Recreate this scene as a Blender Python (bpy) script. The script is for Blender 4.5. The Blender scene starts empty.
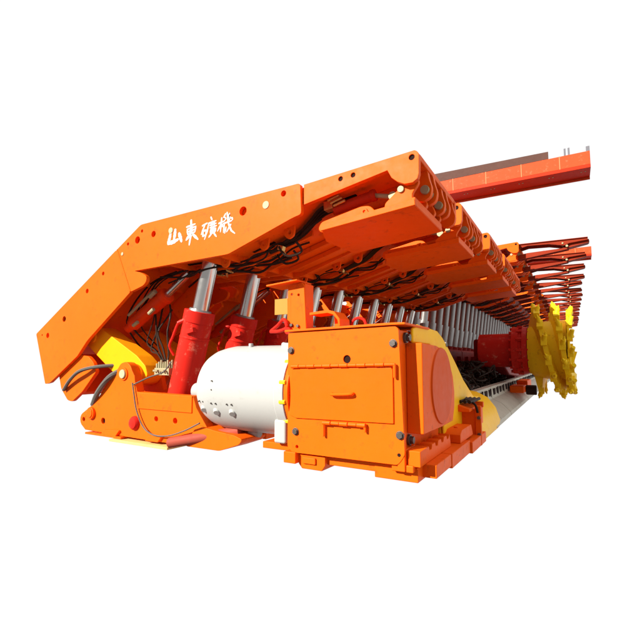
import bpy, bmesh, math, random
from mathutils import Vector, Matrix
random.seed(7)
scene = bpy.context.scene
COL = scene.collection
V = Vector

# ------------------------------------------------------------------ materials
def mat(name, col, rough=.42, metal=0., vary=.10, bump=.06, dirt=None, dirt_amt=.0, coat=.0, scale=2.2):
    m = bpy.data.materials.new(name); m.use_nodes = True
    nt = m.node_tree; N = nt.nodes; L = nt.links
    b = N['Principled BSDF']
    b.inputs['Metallic'].default_value = metal
    b.inputs['Specular IOR Level'].default_value = .07 if metal < .5 else .5
    b.inputs['Coat Weight'].default_value = coat
    b.inputs['Coat Roughness'].default_value = .25
    tc = N.new('ShaderNodeTexCoord')
    n1 = N.new('ShaderNodeTexNoise'); n1.inputs['Scale'].default_value = scale; n1.inputs['Detail'].default_value = 6
    n1.inputs['Roughness'].default_value = .6
    L.new(tc.outputs['Object'], n1.inputs['Vector'])
    mx = N.new('ShaderNodeMix'); mx.data_type = 'RGBA'
    c = V(col)
    mx.inputs['A'].default_value = (*(c * (1 - vary)), 1)
    mx.inputs['B'].default_value = (*[min(1, k * (1 + vary)) for k in c], 1)
    L.new(n1.outputs['Fac'], mx.inputs['Factor'])
    out = mx.outputs['Result']
    if dirt:
        n2 = N.new('ShaderNodeTexNoise'); n2.inputs['Scale'].default_value = 9; n2.inputs['Detail'].default_value = 9
        n2.inputs['Roughness'].default_value = .72
        L.new(tc.outputs['Object'], n2.inputs['Vector'])
        r = N.new('ShaderNodeMapRange'); r.inputs['From Min'].default_value = .57; r.inputs['From Max'].default_value = .70
        r.inputs['To Max'].default_value = dirt_amt
        L.new(n2.outputs['Fac'], r.inputs['Value'])
        m2 = N.new('ShaderNodeMix'); m2.data_type = 'RGBA'
        m2.inputs['B'].default_value = (*dirt, 1)
        L.new(out, m2.inputs['A']); L.new(r.outputs['Result'], m2.inputs['Factor'])
        out = m2.outputs['Result']
    L.new(out, b.inputs['Base Color'])
    n3 = N.new('ShaderNodeTexNoise'); n3.inputs['Scale'].default_value = 14; n3.inputs['Detail'].default_value = 4
    L.new(tc.outputs['Object'], n3.inputs['Vector'])
    rr = N.new('ShaderNodeMapRange'); rr.inputs['To Min'].default_value = rough * .75; rr.inputs['To Max'].default_value = min(1, rough * 1.3)
    L.new(n3.outputs['Fac'], rr.inputs['Value']); L.new(rr.outputs['Result'], b.inputs['Roughness'])
    if bump:
        bp = N.new('ShaderNodeBump'); bp.inputs['Strength'].default_value = bump; bp.inputs['Distance'].default_value = .03
        L.new(n1.outputs['Fac'], bp.inputs['Height']); L.new(bp.outputs['Normal'], b.inputs['Normal'])
    return m

M = {
 'orange': mat('orange_paint', (.80, .103, .003), .45, dirt=(.30, .045, .008), dirt_amt=.6, bump=.10, vary=.13),
 'orange2': mat('orange_paint_cover', (.82, .098, .003), .40, dirt=(.45, .06, .006), dirt_amt=.35, bump=.08, vary=.10),
 'red': mat('red_paint', (.52, .018, .011), .34, dirt=(.68, .20, .13), dirt_amt=.7, vary=.15, coat=.0),
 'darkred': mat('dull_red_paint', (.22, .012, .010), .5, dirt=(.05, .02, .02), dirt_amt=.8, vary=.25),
 'yellow': mat('yellow_paint', (.88, .58, .012), .42, dirt=(.30, .13, .01), dirt_amt=.6, vary=.12),
 'gold': mat('amber_yellow_paint', (.95, .50, .008), .38, dirt=(.80, .16, .01), dirt_amt=.5, vary=.10),
 'white': mat('white_paint', (.37, .37, .355), .38, dirt=(.29, .28, .25), dirt_amt=.5, vary=.03, bump=.03),
 'chrome': mat('chromed_steel', (.62, .60, .57), .20, metal=.95, vary=.06, bump=.0),
 'greysteel': mat('dull_grey_steel', (.30, .29, .28), .38, metal=.75, vary=.2, dirt=(.12, .10, .09), dirt_amt=.7),
 'steel': mat('pale_worn_steel', (.46, .42, .34), .5, metal=.2, vary=.2, dirt=(.22, .18, .14), dirt_amt=.8),
 'pin': mat('zinc_pin', (.34, .30, .18), .5, metal=.15, vary=.1, bump=0),
 'plug': mat('cream_plug', (.36, .34, .22), .5, vary=.05, bump=0),
 'bolt': mat('dark_bolt', (.10, .085, .075), .4, metal=.6, vary=.3, scale=20),
 'brass': mat('brass_fitting', (.55, .33, .10), .3, metal=.8, vary=.15, scale=20),
 'hose': mat('black_rubber', (.030, .018, .013), .45, vary=.3, bump=0),
 'greyhose': mat('grey_hose', (.10, .095, .085), .5, vary=.2, bump=0),
 'dark': mat('recess_shade', (.02, .008, .006), .8, vary=.2, bump=0),  # near-black, stands in for the shade inside bores and slots
 'paint': mat('white_lettering', (.46, .455, .43), .55, vary=.02, bump=0),
 'wood': mat('pale_timber', (.62, .42, .16), .7, vary=.2, scale=7),
 'brown': mat('brown_weathered_steel', (.085, .042, .033), .6, vary=.25),
 'salmon': mat('faded_orange_paint', (.46, .062, .018), .5, vary=.12, dirt=(.60, .25, .14), dirt_amt=.35),
 'amber': mat('sunlit_link_paint', (.95, .33, .005), .4, dirt=(.7, .12, .01), dirt_amt=.4),  # sunlight on the link arms put into a yellower orange
 'shaded_orange': mat('shaded_orange_paint', (.22, .024, .008), .55, vary=.25),  # shade on the raised canopies and guards is put into this darker colour
 'shaded_cap': mat('shaded_cap_paint', (.66, .075, .004), .45, vary=.1),  # redder than the side cover, with the cap's shading in its colour
 'ramorange': mat('red_orange_ram_paint', (.70, .045, .006), .35),
 'tan': mat('tan_sheet', (.40, .20, .04), .6),
 'stripe': mat('pale_orange_edge', (.62, .20, .09), .5),
 'ramred': mat('dusty_red_brown', (.30, .055, .035), .55, dirt=(.2, .1, .08), dirt_amt=.7, vary=.25),
 'ram_red_soffit_shade': mat('ram_red_soffit_shade_paint', (.42, .026, .007), .5, vary=.15),  # ram red; on the girder flange it puts the soffit's shadow into paint
 'grey': mat('grey_cladding', (.14, .14, .16), .6, vary=.1),
}

# ------------------------------------------------------------------ mesh helpers
class MB:
    def __init__(s): s.bm = bmesh.new()
    def prism(s, pts, a, b, axis='y', holes=()):
        """polygon (2-d) extruded along an axis from a to b; holes = (u, v, r[, ru]) circles"""
        if a > b: a, b = b, a
        t = bmesh.new()
        def P(u, v, w):
            return {'y': (u, w, v), 'x': (w, u, v), 'z': (u, v, w)}[axis]
        if not holes:
            vs = [t.verts.new(P(u, v, a)) for u, v in pts]
            t.faces.new(vs); fs = t.faces[:]
        else:
            loops = [list(pts)] + [[(h[0] + h[2] * math.cos(k * math.tau / 20), h[1] + h[2] * math.sin(k * math.tau / 20)) for k in range(20)] for h in holes]
            es = []
            for lp in loops:
                vs = [t.verts.new(P(u, v, a)) for u, v in lp]
                es += [t.edges.new((vs[i], vs[(i + 1) % len(vs)])) for i in range(len(vs))]
            bmesh.ops.triangle_fill(t, use_beauty=True, use_dissolve=False, edges=es)
            fs = t.faces[:]
        r = bmesh.ops.extrude_face_region(t, geom=fs)
        d = V(P(0, 0, b)) - V(P(0, 0, a))
        bmesh.ops.translate(t, vec=d, verts=[g for g in r['geom'] if isinstance(g, bmesh.types.BMVert)])
        bmesh.ops.recalc_face_normals(t, faces=t.faces)
        s._merge(t); return s
    def _merge(s, t, mtx=None):
        if mtx: bmesh.ops.transform(t, matrix=mtx, verts=t.verts)
        me = bpy.data.meshes.new('t'); t.to_mesh(me); t.free(); s.bm.from_mesh(me); bpy.data.meshes.remove(me)
    def box(s, x0, x1, y0, y1, z0, z1):
        return s.prism([(x0, z0), (x1, z0), (x1, z1), (x0, z1)], y0, y1)
    def obox(s, c, size, rot):
        t = bmesh.new(); bmesh.ops.create_cube(t, size=1)
        s._merge(t, Matrix.Translation(c) @ rot.to_4x4() @ Matrix.Diagonal((*size, 1))); return s
    def cyl(s, p0, p1, r0, r1=None, seg=28):
        r1 = r0 if r1 is None else r1
        p0, p1 = V(p0), V(p1); d = p1 - p0
        t = bmesh.new(); bmesh.ops.create_cone(t, cap_ends=True, segments=seg, radius1=r0, radius2=r1, depth=d.length)
        s._merge(t, Matrix.Translation((p0 + p1) / 2) @ d.to_track_quat('Z', 'Y').to_matrix().to_4x4()); return s
    def lathe(s, prof, o, axis, seg=48):
        """prof = (distance along axis, radius)"""
        t = bmesh.new(); rings = []
        for h, r in prof:
            rings.append([t.verts.new((r * math.cos(k * math.tau / seg), r * math.sin(k * math.tau / seg), h)) for k in range(seg)])
        for A, B in zip(rings, rings[1:]):
            for k in range(seg): t.faces.new((A[k], A[(k + 1) % seg], B[(k + 1) % seg], B[k]))
        t.faces.new(rings[0][::-1]); t.faces.new(rings[-1])
        bmesh.ops.recalc_face_normals(t, faces=t.faces)
        s._merge(t, Matrix.Translation(o) @ V(axis).to_track_quat('Z', 'Y').to_matrix().to_4x4()); return s
    def tube(s, pts, r, seg=8, sub=5):
        pts = [V(p) for p in pts]; P = []
        n = len(pts)
        for i in range(n - 1):
            a, b, c, d = pts[max(i - 1, 0)], pts[i], pts[i + 1], pts[min(i + 2, n - 1)]
            for k in range(sub):
                t = k / sub
                P.append(.5 * ((2 * b) + (-a + c) * t + (2 * a - 5 * b + 4 * c - d) * t * t + (-a + 3 * b - 3 * c + d) * t ** 3))
        P.append(pts[-1])
        t = bmesh.new(); rings = []; up = V((.13, .31, .94)).normalized()
        for i, p in enumerate(P):
            d = (P[min(i + 1, len(P) - 1)] - P[max(i - 1, 0)]).normalized()
            u = d.cross(up);
            if u.length < .05: u = d.cross(V((1, 0, 0)))
            u.normalize(); w = d.cross(u)
            rings.append([t.verts.new(p + r * (u * math.cos(k * math.tau / seg) + w * math.sin(k * math.tau / seg))) for k in range(seg)])
        for A, B in zip(rings, rings[1:]):
            for k in range(seg): t.faces.new((A[k], A[(k + 1) % seg], B[(k + 1) % seg], B[k]))
        t.faces.new(rings[0][::-1]); t.faces.new(rings[-1])
        bmesh.ops.recalc_face_normals(t, faces=t.faces)
        s._merge(t); return s

ORI = {}
SIBS = {}
NOSPLIT = {'hose_bundle', 'scraper_chain', 'cable_pile', 'lettering', 'painted_character', 'hinge', 'latch', 'return_hose', 'cable', 'guard_plate', 'valve_hose', 'grease_line', 'ram_hose', 'ram_valve', 'ram_pipe'}
def islands(bm):
    bm.verts.ensure_lookup_table(); seen = set(); out = []
    for v in bm.verts:
        if v.index in seen: continue
        st = [v]; seen.add(v.index); isl = []
        while st:
            a = st.pop(); isl.append(a)
            for e in a.link_edges:
                b = e.other_vert(a)
                if b.index not in seen: seen.add(b.index); st.append(b)
        lo = [min(q.co[i] for q in isl) - .004 for i in range(3)]; hi = [max(q.co[i] for q in isl) + .004 for i in range(3)]
        out.append([{q.index for q in isl}, lo, hi])
    ch = True
    while ch:
        ch = False
        for i in range(len(out)):
            for j in range(i + 1, len(out)):
                A, B = out[i], out[j]
                if all(A[1][k] <= B[2][k] and B[1][k] <= A[2][k] for k in range(3)):
                    A[0] |= B[0]; A[1] = [min(x, y) for x, y in zip(A[1], B[1])]; A[2] = [max(x, y) for x, y in zip(A[2], B[2])]
                    out.pop(j); ch = True; break
            if ch: break
    return out
def build(name, mb, m, parent=None, bevel=.006, seg=2, label=None):
    if name not in NOSPLIT and parent is not None:
        mb.bm.verts.index_update(); gr = islands(mb.bm)
        if len(gr) > 1:
            gr.sort(key=lambda g: -(g[2][0] - g[1][0]) * (g[2][1] - g[1][1]) * (g[2][2] - g[1][2]))
            objs = []
            for g in gr:
                c = MB(); c.bm.free(); c.bm = mb.bm.copy(); c.bm.verts.ensure_lookup_table()
                bmesh.ops.delete(c.bm, geom=[v for v in c.bm.verts if v.index not in g[0]], context='VERTS')
                objs.append(build1(name, c, m, parent, bevel, seg, label))
            mb.bm.free(); SIBS[objs[0].name] = objs[1:]
            return objs[0]
    return build1(name, mb, m, parent, bevel, seg, label)
def build1(name, mb, m, parent=None, bevel=.006, seg=2, label=None):
    """link the collected shapes as one mesh object; vertices are stored relative to the thing's base"""
    off = V((0, 0, 0)); p = parent
    while p is not None:
        if p.name in ORI: off = ORI[p.name]
        p = p.parent
    bmesh.ops.translate(mb.bm, vec=-off, verts=mb.bm.verts)
    me = bpy.data.meshes.new(name); mb.bm.to_mesh(me); mb.bm.free()
    me.materials.append(M[m])
    for f in me.polygons: f.use_smooth = True
    me.set_sharp_from_angle(angle=math.radians(35))
    o = bpy.data.objects.new(name, me); COL.objects.link(o)
    if parent: o.parent = parent
    if bevel:
        b = o.modifiers.new('bevel', 'BEVEL'); b.width = bevel; b.segments = seg; b.limit_method = 'ANGLE'
        b.angle_limit = math.radians(40); b.harden_normals = True
    if label: o['label'] = label
    return o
def thing(name, label, cat, loc, group=None):
    o = bpy.data.objects.new(name, None); COL.objects.link(o); o.location = loc
    o.empty_display_size = .3
    ORI[o.name] = V(loc); o['label'] = label; o['category'] = cat
    if group: o['group'] = group
    return o

def rounded(pts, r, n=5):
    """round the corners of a 2-d polygon"""
    out = []
    k = len(pts)
    for i in range(k):
        a, b, c = V((*pts[i - 1], 0)), V((*pts[i], 0)), V((*pts[(i + 1) % k], 0))
        d1, d2 = (a - b), (c - b); q = min(r, d1.length * .45, d2.length * .45)
        p0, p2 = b + d1.normalized() * q, b + d2.normalized() * q
        for j in range(n + 1):
            t = j / n; p = (1 - t) ** 2 * p0 + 2 * t * (1 - t) * b + t * t * p2
            out.append((p.x, p.y))
    return out
def lobe(x, z, r, a0, a1, n=10):
    return [(x + r * math.cos(math.radians(a0 + (a1 - a0) * k / n)), z + r * math.sin(math.radians(a0 + (a1 - a0) * k / n))) for k in range(n + 1)]

# ------------------------------------------------------------------ roof support
Y0, SP = 3.1, 1.5
TEXT = [[(-3.682,2.243),(-3.695,2.185),(-3.715,2.133),(-3.721,2.116)],[(-3.718,2.123),(-3.637,2.13),(-3.561,2.148)],[(-3.611,2.264),(-3.618,2.2),(-3.63,2.139)],[(-3.553,2.214),(-3.529,2.161),(-3.509,2.113)],[(-3.444,2.261),(-3.313,2.276)],[(-3.376,2.327),(-3.368,2.201),(-3.395,2.063)],[(-3.429,2.238),(-3.423,2.181)],[(-3.425,2.235),(-3.3,2.248)],[(-3.304,2.249),(-3.315,2.193)],[(-3.417,2.206),(-3.316,2.218)],[(-3.423,2.179),(-3.312,2.19)],[(-3.384,2.175),(-3.445,2.121)],[(-3.36,2.182),(-3.268,2.105)],[(-3.215,2.237),(-3.139,2.257)],[(-3.175,2.243),(-3.225,2.147)],[(-3.196,2.18),(-3.205,2.124)],[(-3.196,2.18),(-3.15,2.187)],[(-3.15,2.187),(-3.162,2.137)],[(-3.205,2.126),(-3.158,2.137)],[(-3.095,2.312),(-3.074,2.276)],[(-3.129,2.248),(-3.019,2.262)],[(-3.123,2.25),(-3.137,2.178),(-3.177,2.09)],[(-3.109,2.225),(-3.018,2.235)],[(-3.087,2.254),(-3.082,2.216)],[(-3.048,2.257),(-3.043,2.219)],[(-3.105,2.2),(-3.011,2.209)],[(-3.091,2.183),(-3.096,2.144)],[(-3.091,2.183),(-3.025,2.187)],[(-3.025,2.187),(-3.035,2.142)],[(-3.097,2.163),(-3.032,2.166)],[(-3.099,2.142),(-3.032,2.146)],[(-3.062,2.205),(-3.064,2.147)],[(-3.08,2.137),(-3.118,2.103)],[(-3.051,2.14),(-3.011,2.095)],[(-2.989,2.225),(-2.92,2.238)],[(-2.946,2.279),(-2.961,2.134)],[(-2.957,2.213),(-3.0,2.149)],[(-2.947,2.211),(-2.921,2.178)],[(-2.894,2.313),(-2.918,2.279),(-2.889,2.262),(-2.917,2.235)],[(-2.841,2.306),(-2.862,2.274),(-2.83,2.259),(-2.854,2.234)],[(-2.929,2.213),(-2.811,2.227)],[(-2.878,2.323),(-2.857,2.206),(-2.818,2.128),(-2.772,2.093)],[(-2.91,2.207),(-2.92,2.122)],[(-2.887,2.175),(-2.904,2.113)],[(-2.823,2.193),(-2.879,2.123)],[(-2.815,2.259),(-2.802,2.235)]]
CHAR = [4, 13, 34, len(TEXT)]

def lettering(parent):
    """the four brush-written characters on the side plate of the nearest support"""
    k0 = 0
    for ci, k1 in enumerate(CHAR):
        mb = MB()
        for si, st in enumerate(TEXT[k0:k1]):
            P = []
            for (a, b) in zip(st, st[1:]):
                for t in range(5): P.append(V((a[0] + (b[0] - a[0]) * t / 5, a[1] + (b[1] - a[1]) * t / 5, 0)))
            P.append(V((*st[-1], 0)))
            big = .020 if ci == 0 else (.015 if ci == 1 else .0095)
            if ci == 1 and si not in (1, 7, 8): big = .0105
            ring = []
            for i, p in enumerate(P):
                d = (P[min(i + 1, len(P) - 1)] - P[max(i - 1, 0)]).normalized(); n = V((-d.y, d.x, 0))
                t = i / (len(P) - 1); w = big * (.62 + .55 * math.sin(math.pi * (t * .9 + .12)) * (1 if si % 2 else .8))
                w *= 1 + .12 * math.sin(i * 2.1 + si)
                ring.append((p + n * w, p - n * w, d, w))
            top = [(q[0].x, q[0].y) for q in ring]; bot = [(q[1].x, q[1].y) for q in ring][::-1]
            e = P[-1] + ring[-1][2] * ring[-1][3] * .8; s_ = P[0] - ring[0][2] * ring[0][3] * .6
            mb.prism(top + [(e.x, e.y)] + bot + [(s_.x, s_.y)], Y0 - .0022 - .0002 * (si % 7), Y0 + .003)
        build('painted_character', mb, 'paint', parent, bevel=0)
        k0 = k1

CAN_Z = [0, .065, .12, .15, .17]
CAN_X = [0, 0, .05, .05, .02]

def ypins(mb, x, z, y0, y1, r):
    mb.cyl((x, y0, z), (x, y1, z), r, seg=24)

def hoses(y, seed, zoff=0.):
    """hose bundle running under a canopy, near side"""
    rnd = random.Random(seed); mb = MB(); br = MB()
    for k in range(7):
        pts = []; yy = y + .28 + rnd.uniform(0, .38)
        xs = [-4.05, -3.75, -3.45, -3.2, -2.95, -2.72, -2.5, -2.28, -2.08, -1.9]
        zb = {-4.05: 1.80, -3.75: 1.86, -3.45: 1.885, -3.2: 1.89, -2.95: 1.89, -2.72: 1.93, -2.5: 2.0, -2.28: 2.06, -2.08: 2.13, -1.9: 2.2}
        a = rnd.randint(0, 3); b = rnd.randint(7, 10)
        for x in xs[a:b]:
            pts.append((x + rnd.uniform(-.04, .04), yy + rnd.uniform(-.09, .09), zb[x] + rnd.uniform(-.055, .03) + zoff))
        mb.tube(pts, rnd.choice((.007, .010, .013)), seg=6)
    for k in range(2):                                     # hanging loops
        x = rnd.choice((-3.15, -2.95, -2.6, -2.4)) ; yy = y + rnd.uniform(.2, .6)
        mb.tube([(x, yy, 1.96 + zoff), (x + .04, yy, 1.90 + zoff), (x + .10, yy + .03, 1.86 + zoff), (x + .22, yy + .06, 1.90 + zoff), (x + .2, yy, 1.98 + zoff)], .012, seg=6)
    for k in range(9):
        c = rnd.choice(((-2.5, 1.99), (-2.42, 2.01), (-3.3, 1.88), (-2.58, 1.96), (-3.36, 1.87)))
        p = V((c[0] + rnd.uniform(-.14, .14), y + rnd.uniform(.26, .55), c[1] + rnd.uniform(-.04, .01) + zoff))
        d = V((rnd.uniform(-1, 1), rnd.uniform(-.5, .5), rnd.uniform(-.4, .4))).normalized()
        br.cyl(p, p + d * .06, .014, seg=6); br.cyl(p + d * .06, p + d * .085, .009, seg=6)
        if k % 3 == 0: br.obox(p, (.06, .05, .045), Matrix.Rotation(.3, 3, 'Y'))
    return mb, br

def make_support(y, raised=False, first=False, fine=True):
    H = 1.08 if raised else 0.
    r = thing('roof_support', '', 'roof support', (-4.0, y + .7, 0.), 'hydraulic roof supports in the receding row')
    ya, yb = y, y + 1.36                                     # outer faces
    z = lambda pts, dz=H: [(a, b + dz) for a, b in pts]
    canopy_parts = []
    # ---- canopy side plates
    side = rounded([(-4.62, 2.17), (-4.19, 2.41), (-2.022, 2.438), (-2.008, 2.153), (-2.10, 2.135), (-2.857, 1.9), (-4.278, 1.882), (-4.15, 1.85), (-4.055, 1.80), (-4.06, 1.74), (-4.11, 1.70), (-4.334, 1.644)], .03, 3)
    holes = [(-4.238, 2.238, .043), (-4.164, 2.332, .019), (-4.407, 2.215, .019), (-3.965, 2.267, .036), (-2.676, 2.299, .045), (-2.201, 2.378, .029)]
    canopy = build('canopy', MB().prism(z([(-4.5, 2.13), (-4.2, 2.385), (-2.0, 2.415), (-1.0, 2.470), (-1.0, 2.435), (-1.3, 2.40), (-1.95, 2.30), (-2.2, 2.13), (-2.85, 1.955), (-4.1, 1.95), (-4.2, 2.0)]), ya + .05, yb - .05), 'shaded_orange' if raised else 'orange', r)
    canopy_parts.append(canopy)
    p = build('side_plate', MB().prism(z(side), ya, ya + .045, holes=[(a, b + H, c) for a, b, c in holes]), 'orange', r, .008); canopy_parts.append(p)
    canopy_parts.append(build('side_plate', MB().prism(z(side), yb - .045, yb), 'orange', r))
    if fine:
        mb = MB()
        for (a, b, c) in ((-3.682, 2.262, .033), (-2.399, 2.307, .037), (-4.501, 2.108, .02)):
            mb.cyl((a, ya - .006, b + H), (a, ya + .02, b + H), c, seg=24)
        build('plug', mb, 'plug', p, .002)
        mb = MB().prism(z([(-4.62, 2.16), (-4.60, 2.178), (-4.325, 1.66), (-4.34, 1.648)]), ya - .004, ya + .01)
        build('weld_seam', mb, 'orange2', p, 0)
    if first: lettering(p)
    # ---- front section of the canopy: edge strips ending in rounded lugs
    strip = [(-2.00, 2.43), (-1.05, 2.488), (-.985, 2.492)] + lobe(-1.0, 2.445, .048, 70, 0, 4) + [(-.955, 2.30), (-.966, 2.262), (-1.006, 2.236), (-1.07, 2.238), (-1.127, 2.268), (-1.176, 2.312), (-1.21, 2.38), (-2.00, 2.245)]
    fs = build('front_strip', MB().prism(z(strip), ya + .03, ya + .08, holes=[(-1.632, 2.413 + H - .01, .022), (-1.514, 2.413 + H - .003, .022), (-1.008, 2.440 + H, .024)]), 'orange', r)
    canopy_parts.append(fs)
    canopy_parts.append(build('front_strip', MB().prism(z(strip), yb - .16, yb - .10), 'orange', r))
    mb = MB().prism(z([(-1.35, 2.462), (-.972, 2.484), (-.955, 2.47), (-.958, 2.43), (-1.02, 2.425), (-1.35, 2.41)]), ya + .081, yb - .161)
    canopy_parts.append(build('front_edge', mb, 'orange', r))
    if fine:
        mb = MB()
        for (a, b, c) in ((-1.632, 2.403, .0212), (-1.514, 2.410, .0212), (-1.008, 2.440, .0232)): mb.cyl((a, ya + .042, b + H), (a, ya + .07, b + H), c, seg=20)
        build('bore_shade', mb, 'dark', fs, 0)
    # underside ribs, sockets, lugs
    mb = MB()
    for yy in (.42, .74, 1.02):
        mb.prism(z([(-4.05, 1.94), (-2.86, 1.94), (-2.15, 2.14), (-2.15, 2.085), (-2.9, 1.875), (-4.0, 1.875)]), ya + yy, ya + yy + .03)
        mb.prism(z([(-1.95, 2.30), (-1.3, 2.40), (-1.25, 2.36), (-1.9, 2.24)]), ya + yy, ya + yy + .03)
    for xx in (-3.75, -3.0):
        mb.box(xx, xx + .03, ya + .046, yb - .046, 1.89 + H, 1.97 + H)
    for yy in (.30, 1.05):
        mb.cyl((-3.33, ya + yy, 1.92 + H), (-3.30, ya + yy, 2.02 + H), .15, .19)
    for xx, zz in ((-3.05, 1.9), (-2.55, 2.02), (-2.25, 2.09)):
        mb.prism(z(rounded([(xx - .07, zz + .1), (xx + .07, zz + .12), (xx + .05, zz - .06), (xx - .01, zz - .09), (xx - .06, zz - .05)], .03, 3)), ya + .17, ya + .195, holes=[(xx, zz - .02 + H, .02)])
    canopy_parts.append(build('underside_rib', mb, 'shaded_orange' if raised else 'orange', r, .004))
    if fine:
        mb = MB()
        for xx in (-3.6, -2.65, -1.75):
            zz = {-3.6: 1.946, -2.65: 2.01, -1.75: 2.325}[xx]
            mb.obox((xx, ya + .30, zz + H), (.28, .035, .012), Matrix.Rotation(0 if xx < -3 else (-.25 if xx < -2 else -.15), 3, 'Y'))
        s = build('slot', mb, 'dark', canopy, 0)
    # ---- hinge bracket, lugs and pins at the tip
    mb = MB(); pins = MB()
    br = [(-1.26, 2.06), (-1.26, 2.13), (-1.115, 2.25), (-1.06, 2.30), (-.985, 2.31), (-.972, 2.25), (-1.03, 2.17), (-1.02, 2.08)]
    mb.prism(z(rounded(br, .02, 2)), ya + .085, ya + .125)
    pins.cyl((-1.118, ya + .07, 2.222 + H), (-1.118, ya + .13, 2.222 + H), .027)
    lug = rounded([(-1.25, 2.43), (-.965, 2.44), (-.955, 2.36), (-.93, 2.28), (-.945, 2.20), (-1.02, 2.17), (-1.10, 2.22), (-1.16, 2.33)], .03, 3)
    for k, yy in enumerate((.30, .42, .72, .84, 1.12)):
        mb.prism(z([(a + (.012 if k % 2 else 0), b) for a, b in lug]), ya + yy, ya + yy + .055)
    for yy in (.30, .72):
        pins.cyl((-.985, ya + yy - .03, 2.262 + H), (-.985, ya + yy + .2, 2.262 + H), .036)
    g = rounded([(-1.2, 2.20), (-1.02, 2.25), (-.985, 2.16), (-1.04, 2.105), (-1.22, 2.10)], .03, 3)
    for yy in (.36, .60, .78):
        mb.prism(z(g), ya + yy, ya + yy + .05)
    canopy_parts.append(build('hinge_bracket', mb, 'orange', r))
    canopy_parts.append(build('hinge_pin', pins, 'pin', r, .003))
    # ---- face guard
    if not raised:
        T = Matrix.Rotation(-math.atan2(.08, .9), 3, 'Y')
        def tilt(x, zz): q = T @ V((x + 1.02, 0, zz)); return (q.x - 1.02, q.z + 2.075)
        # plate outline in plan, extruded, then tilted
        mb = MB().prism(rounded([(-1.83, .05), (-1.0, .05), (-1.0, .86), (-1.93, .90), (-1.96, .35)], .02, 2), -.014, .014, 'z')
        mb.box(-1.845, -.9955, .046, .072, -.0165, .035)
        mb.box(-1.028, -.9965, .075, .857, -.011, .06)
        for v in mb.bm.verts:
            q = T @ V((v.co.x + 1.02, 0, v.co.z)); v.co.x = q.x - 1.02; v.co.z = q.z + 2.075; v.co.y += ya
        gd = build('face_guard', mb, 'orange', r, .005); canopy_parts.append(gd)
        mb = MB()
        arm = rounded([(-1.93, 2.045), (-1.90, 2.105), (-1.50, 2.18), (-1.42, 2.17), (-1.36, 2.10), (-1.05, 2.12), (-1.05, 2.08), (-1.9, 2.01)], .03, 3)
        mb.prism(arm, ya + .16, ya + .19); mb.prism(arm, ya + .62, ya + .65)
        mb.prism(rounded([(-1.47, 2.06), (-1.47, 2.115), (-1.42, 2.125), (-1.39, 2.07)], .01, 2), ya + .072, ya + .10, holes=[(-1.435, 2.095, .012)])
        build('guard_arm', mb, 'orange', gd)
        mb = MB().cyl((-1.82, ya + .06, 2.015), (-1.82, ya + .12, 2.015), .022); build('guard_pin', mb, 'plug', gd, .002)
        # ram that folds the guard
        ry = ya + .24
        ram = build('guard_ram', MB().cyl((-1.80, ry, 2.225), (-1.42, ry, 2.285), .045).cyl((-1.44, ry, 2.282), (-1.40, ry, 2.288), .052), 'ram_red_soffit_shade', r, .003)
        rod = build('ram_rod', MB().cyl((-1.42, ry, 2.285), (-1.22, ry, 2.235), .020).cyl((-1.235, ry - .04, 2.235), (-1.235, ry + .04, 2.235), .036), 'pin', ram, .002)
        canopy_parts.append(ram)
        if fine:
            mb = MB().obox((-1.84, ry - .02, 2.26), (.09, .08, .08), T).obox((-1.76, ry - .04, 2.30), (.07, .05, .05), T)
            for d in (0, .03, .06): mb.cyl((-1.84 + d, ry - .06, 2.30 - d), (-1.72 + d, ry - .07, 2.325 - d), .014, seg=8)
            build('ram_valve', mb, 'brass', ram, .003)
            mb = MB()
            for d in (0, .03, .06, .09):
                mb.tube([(-1.86, ry - .03 + d, 2.27 - d * .3), (-1.95, ry - .02 + d, 2.25 - d * .3), (-2.06, ry + d, 2.17), (-2.2, ry + .02 + d, 2.08), (-2.4, ry + .05 + d, 2.02), (-2.6, ry + .1, 1.95)], .014, seg=6)
            build('ram_hose', mb, 'hose', ram, 0)
    else:
        # guard stretched out ahead of the canopy in two hinged pieces
        mb = MB()
        tp = [(-1.02, 3.53), (-.78, 3.545), (.40, 3.52), (.40, 3.47), (.05, 3.44), (-.05, 3.40), (-.35, 3.47), (-.78, 3.49), (-1.02, 3.43)]
        mb.prism(tp, ya + .20, ya + .24); mb.prism(tp, ya + .50, ya + .54)
        mb.prism([(-1.0, 3.552), (.40, 3.53), (.40, 3.515), (-1.0, 3.535)], ya + .17, ya + .56)
        tip = [(-.02, 3.40), (.06, 3.45), (.42, 3.50), (.43, 3.44), (.40, 3.42), (.02, 3.35)]
        mb.prism(tip, ya + .26, ya + .48)
        gd = build('face_guard', mb, 'shaded_orange', r, .006); canopy_parts.append(gd)
        ram = build('guard_ram', MB().cyl((-.80, ya + .36, 3.27), (-.45, ya + .36, 3.33), .042).cyl((-.96, ya + .36, 3.25), (-.8, ya + .36, 3.27), .03), 'darkred', r, .003)
        build('ram_rod', MB().cyl((-.45, ya + .36, 3.33), (0., ya + .36, 3.37), .024), 'chrome', ram, 0)
        canopy_parts.append(ram)
        mb = MB()
        arm = [(-1.0, 3.30), (-.8, 3.34), (-.1, 3.36), (.02, 3.39), (.04, 3.33), (-.1, 3.31), (-.8, 3.22), (-1.0, 3.2)]
        mb.prism(arm, ya + .27, ya + .31); mb.prism(arm, ya + .42, ya + .46)
        build('guard_arm', mb, 'shaded_orange', gd)
        build('guard_pin', MB().cyl((0, ya + .185, 3.385), (0, ya + .55, 3.385), .024).cyl((-.08, ya + .185, 3.455), (-.08, ya + .55, 3.455), .018), 'pin', gd, 0)
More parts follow.
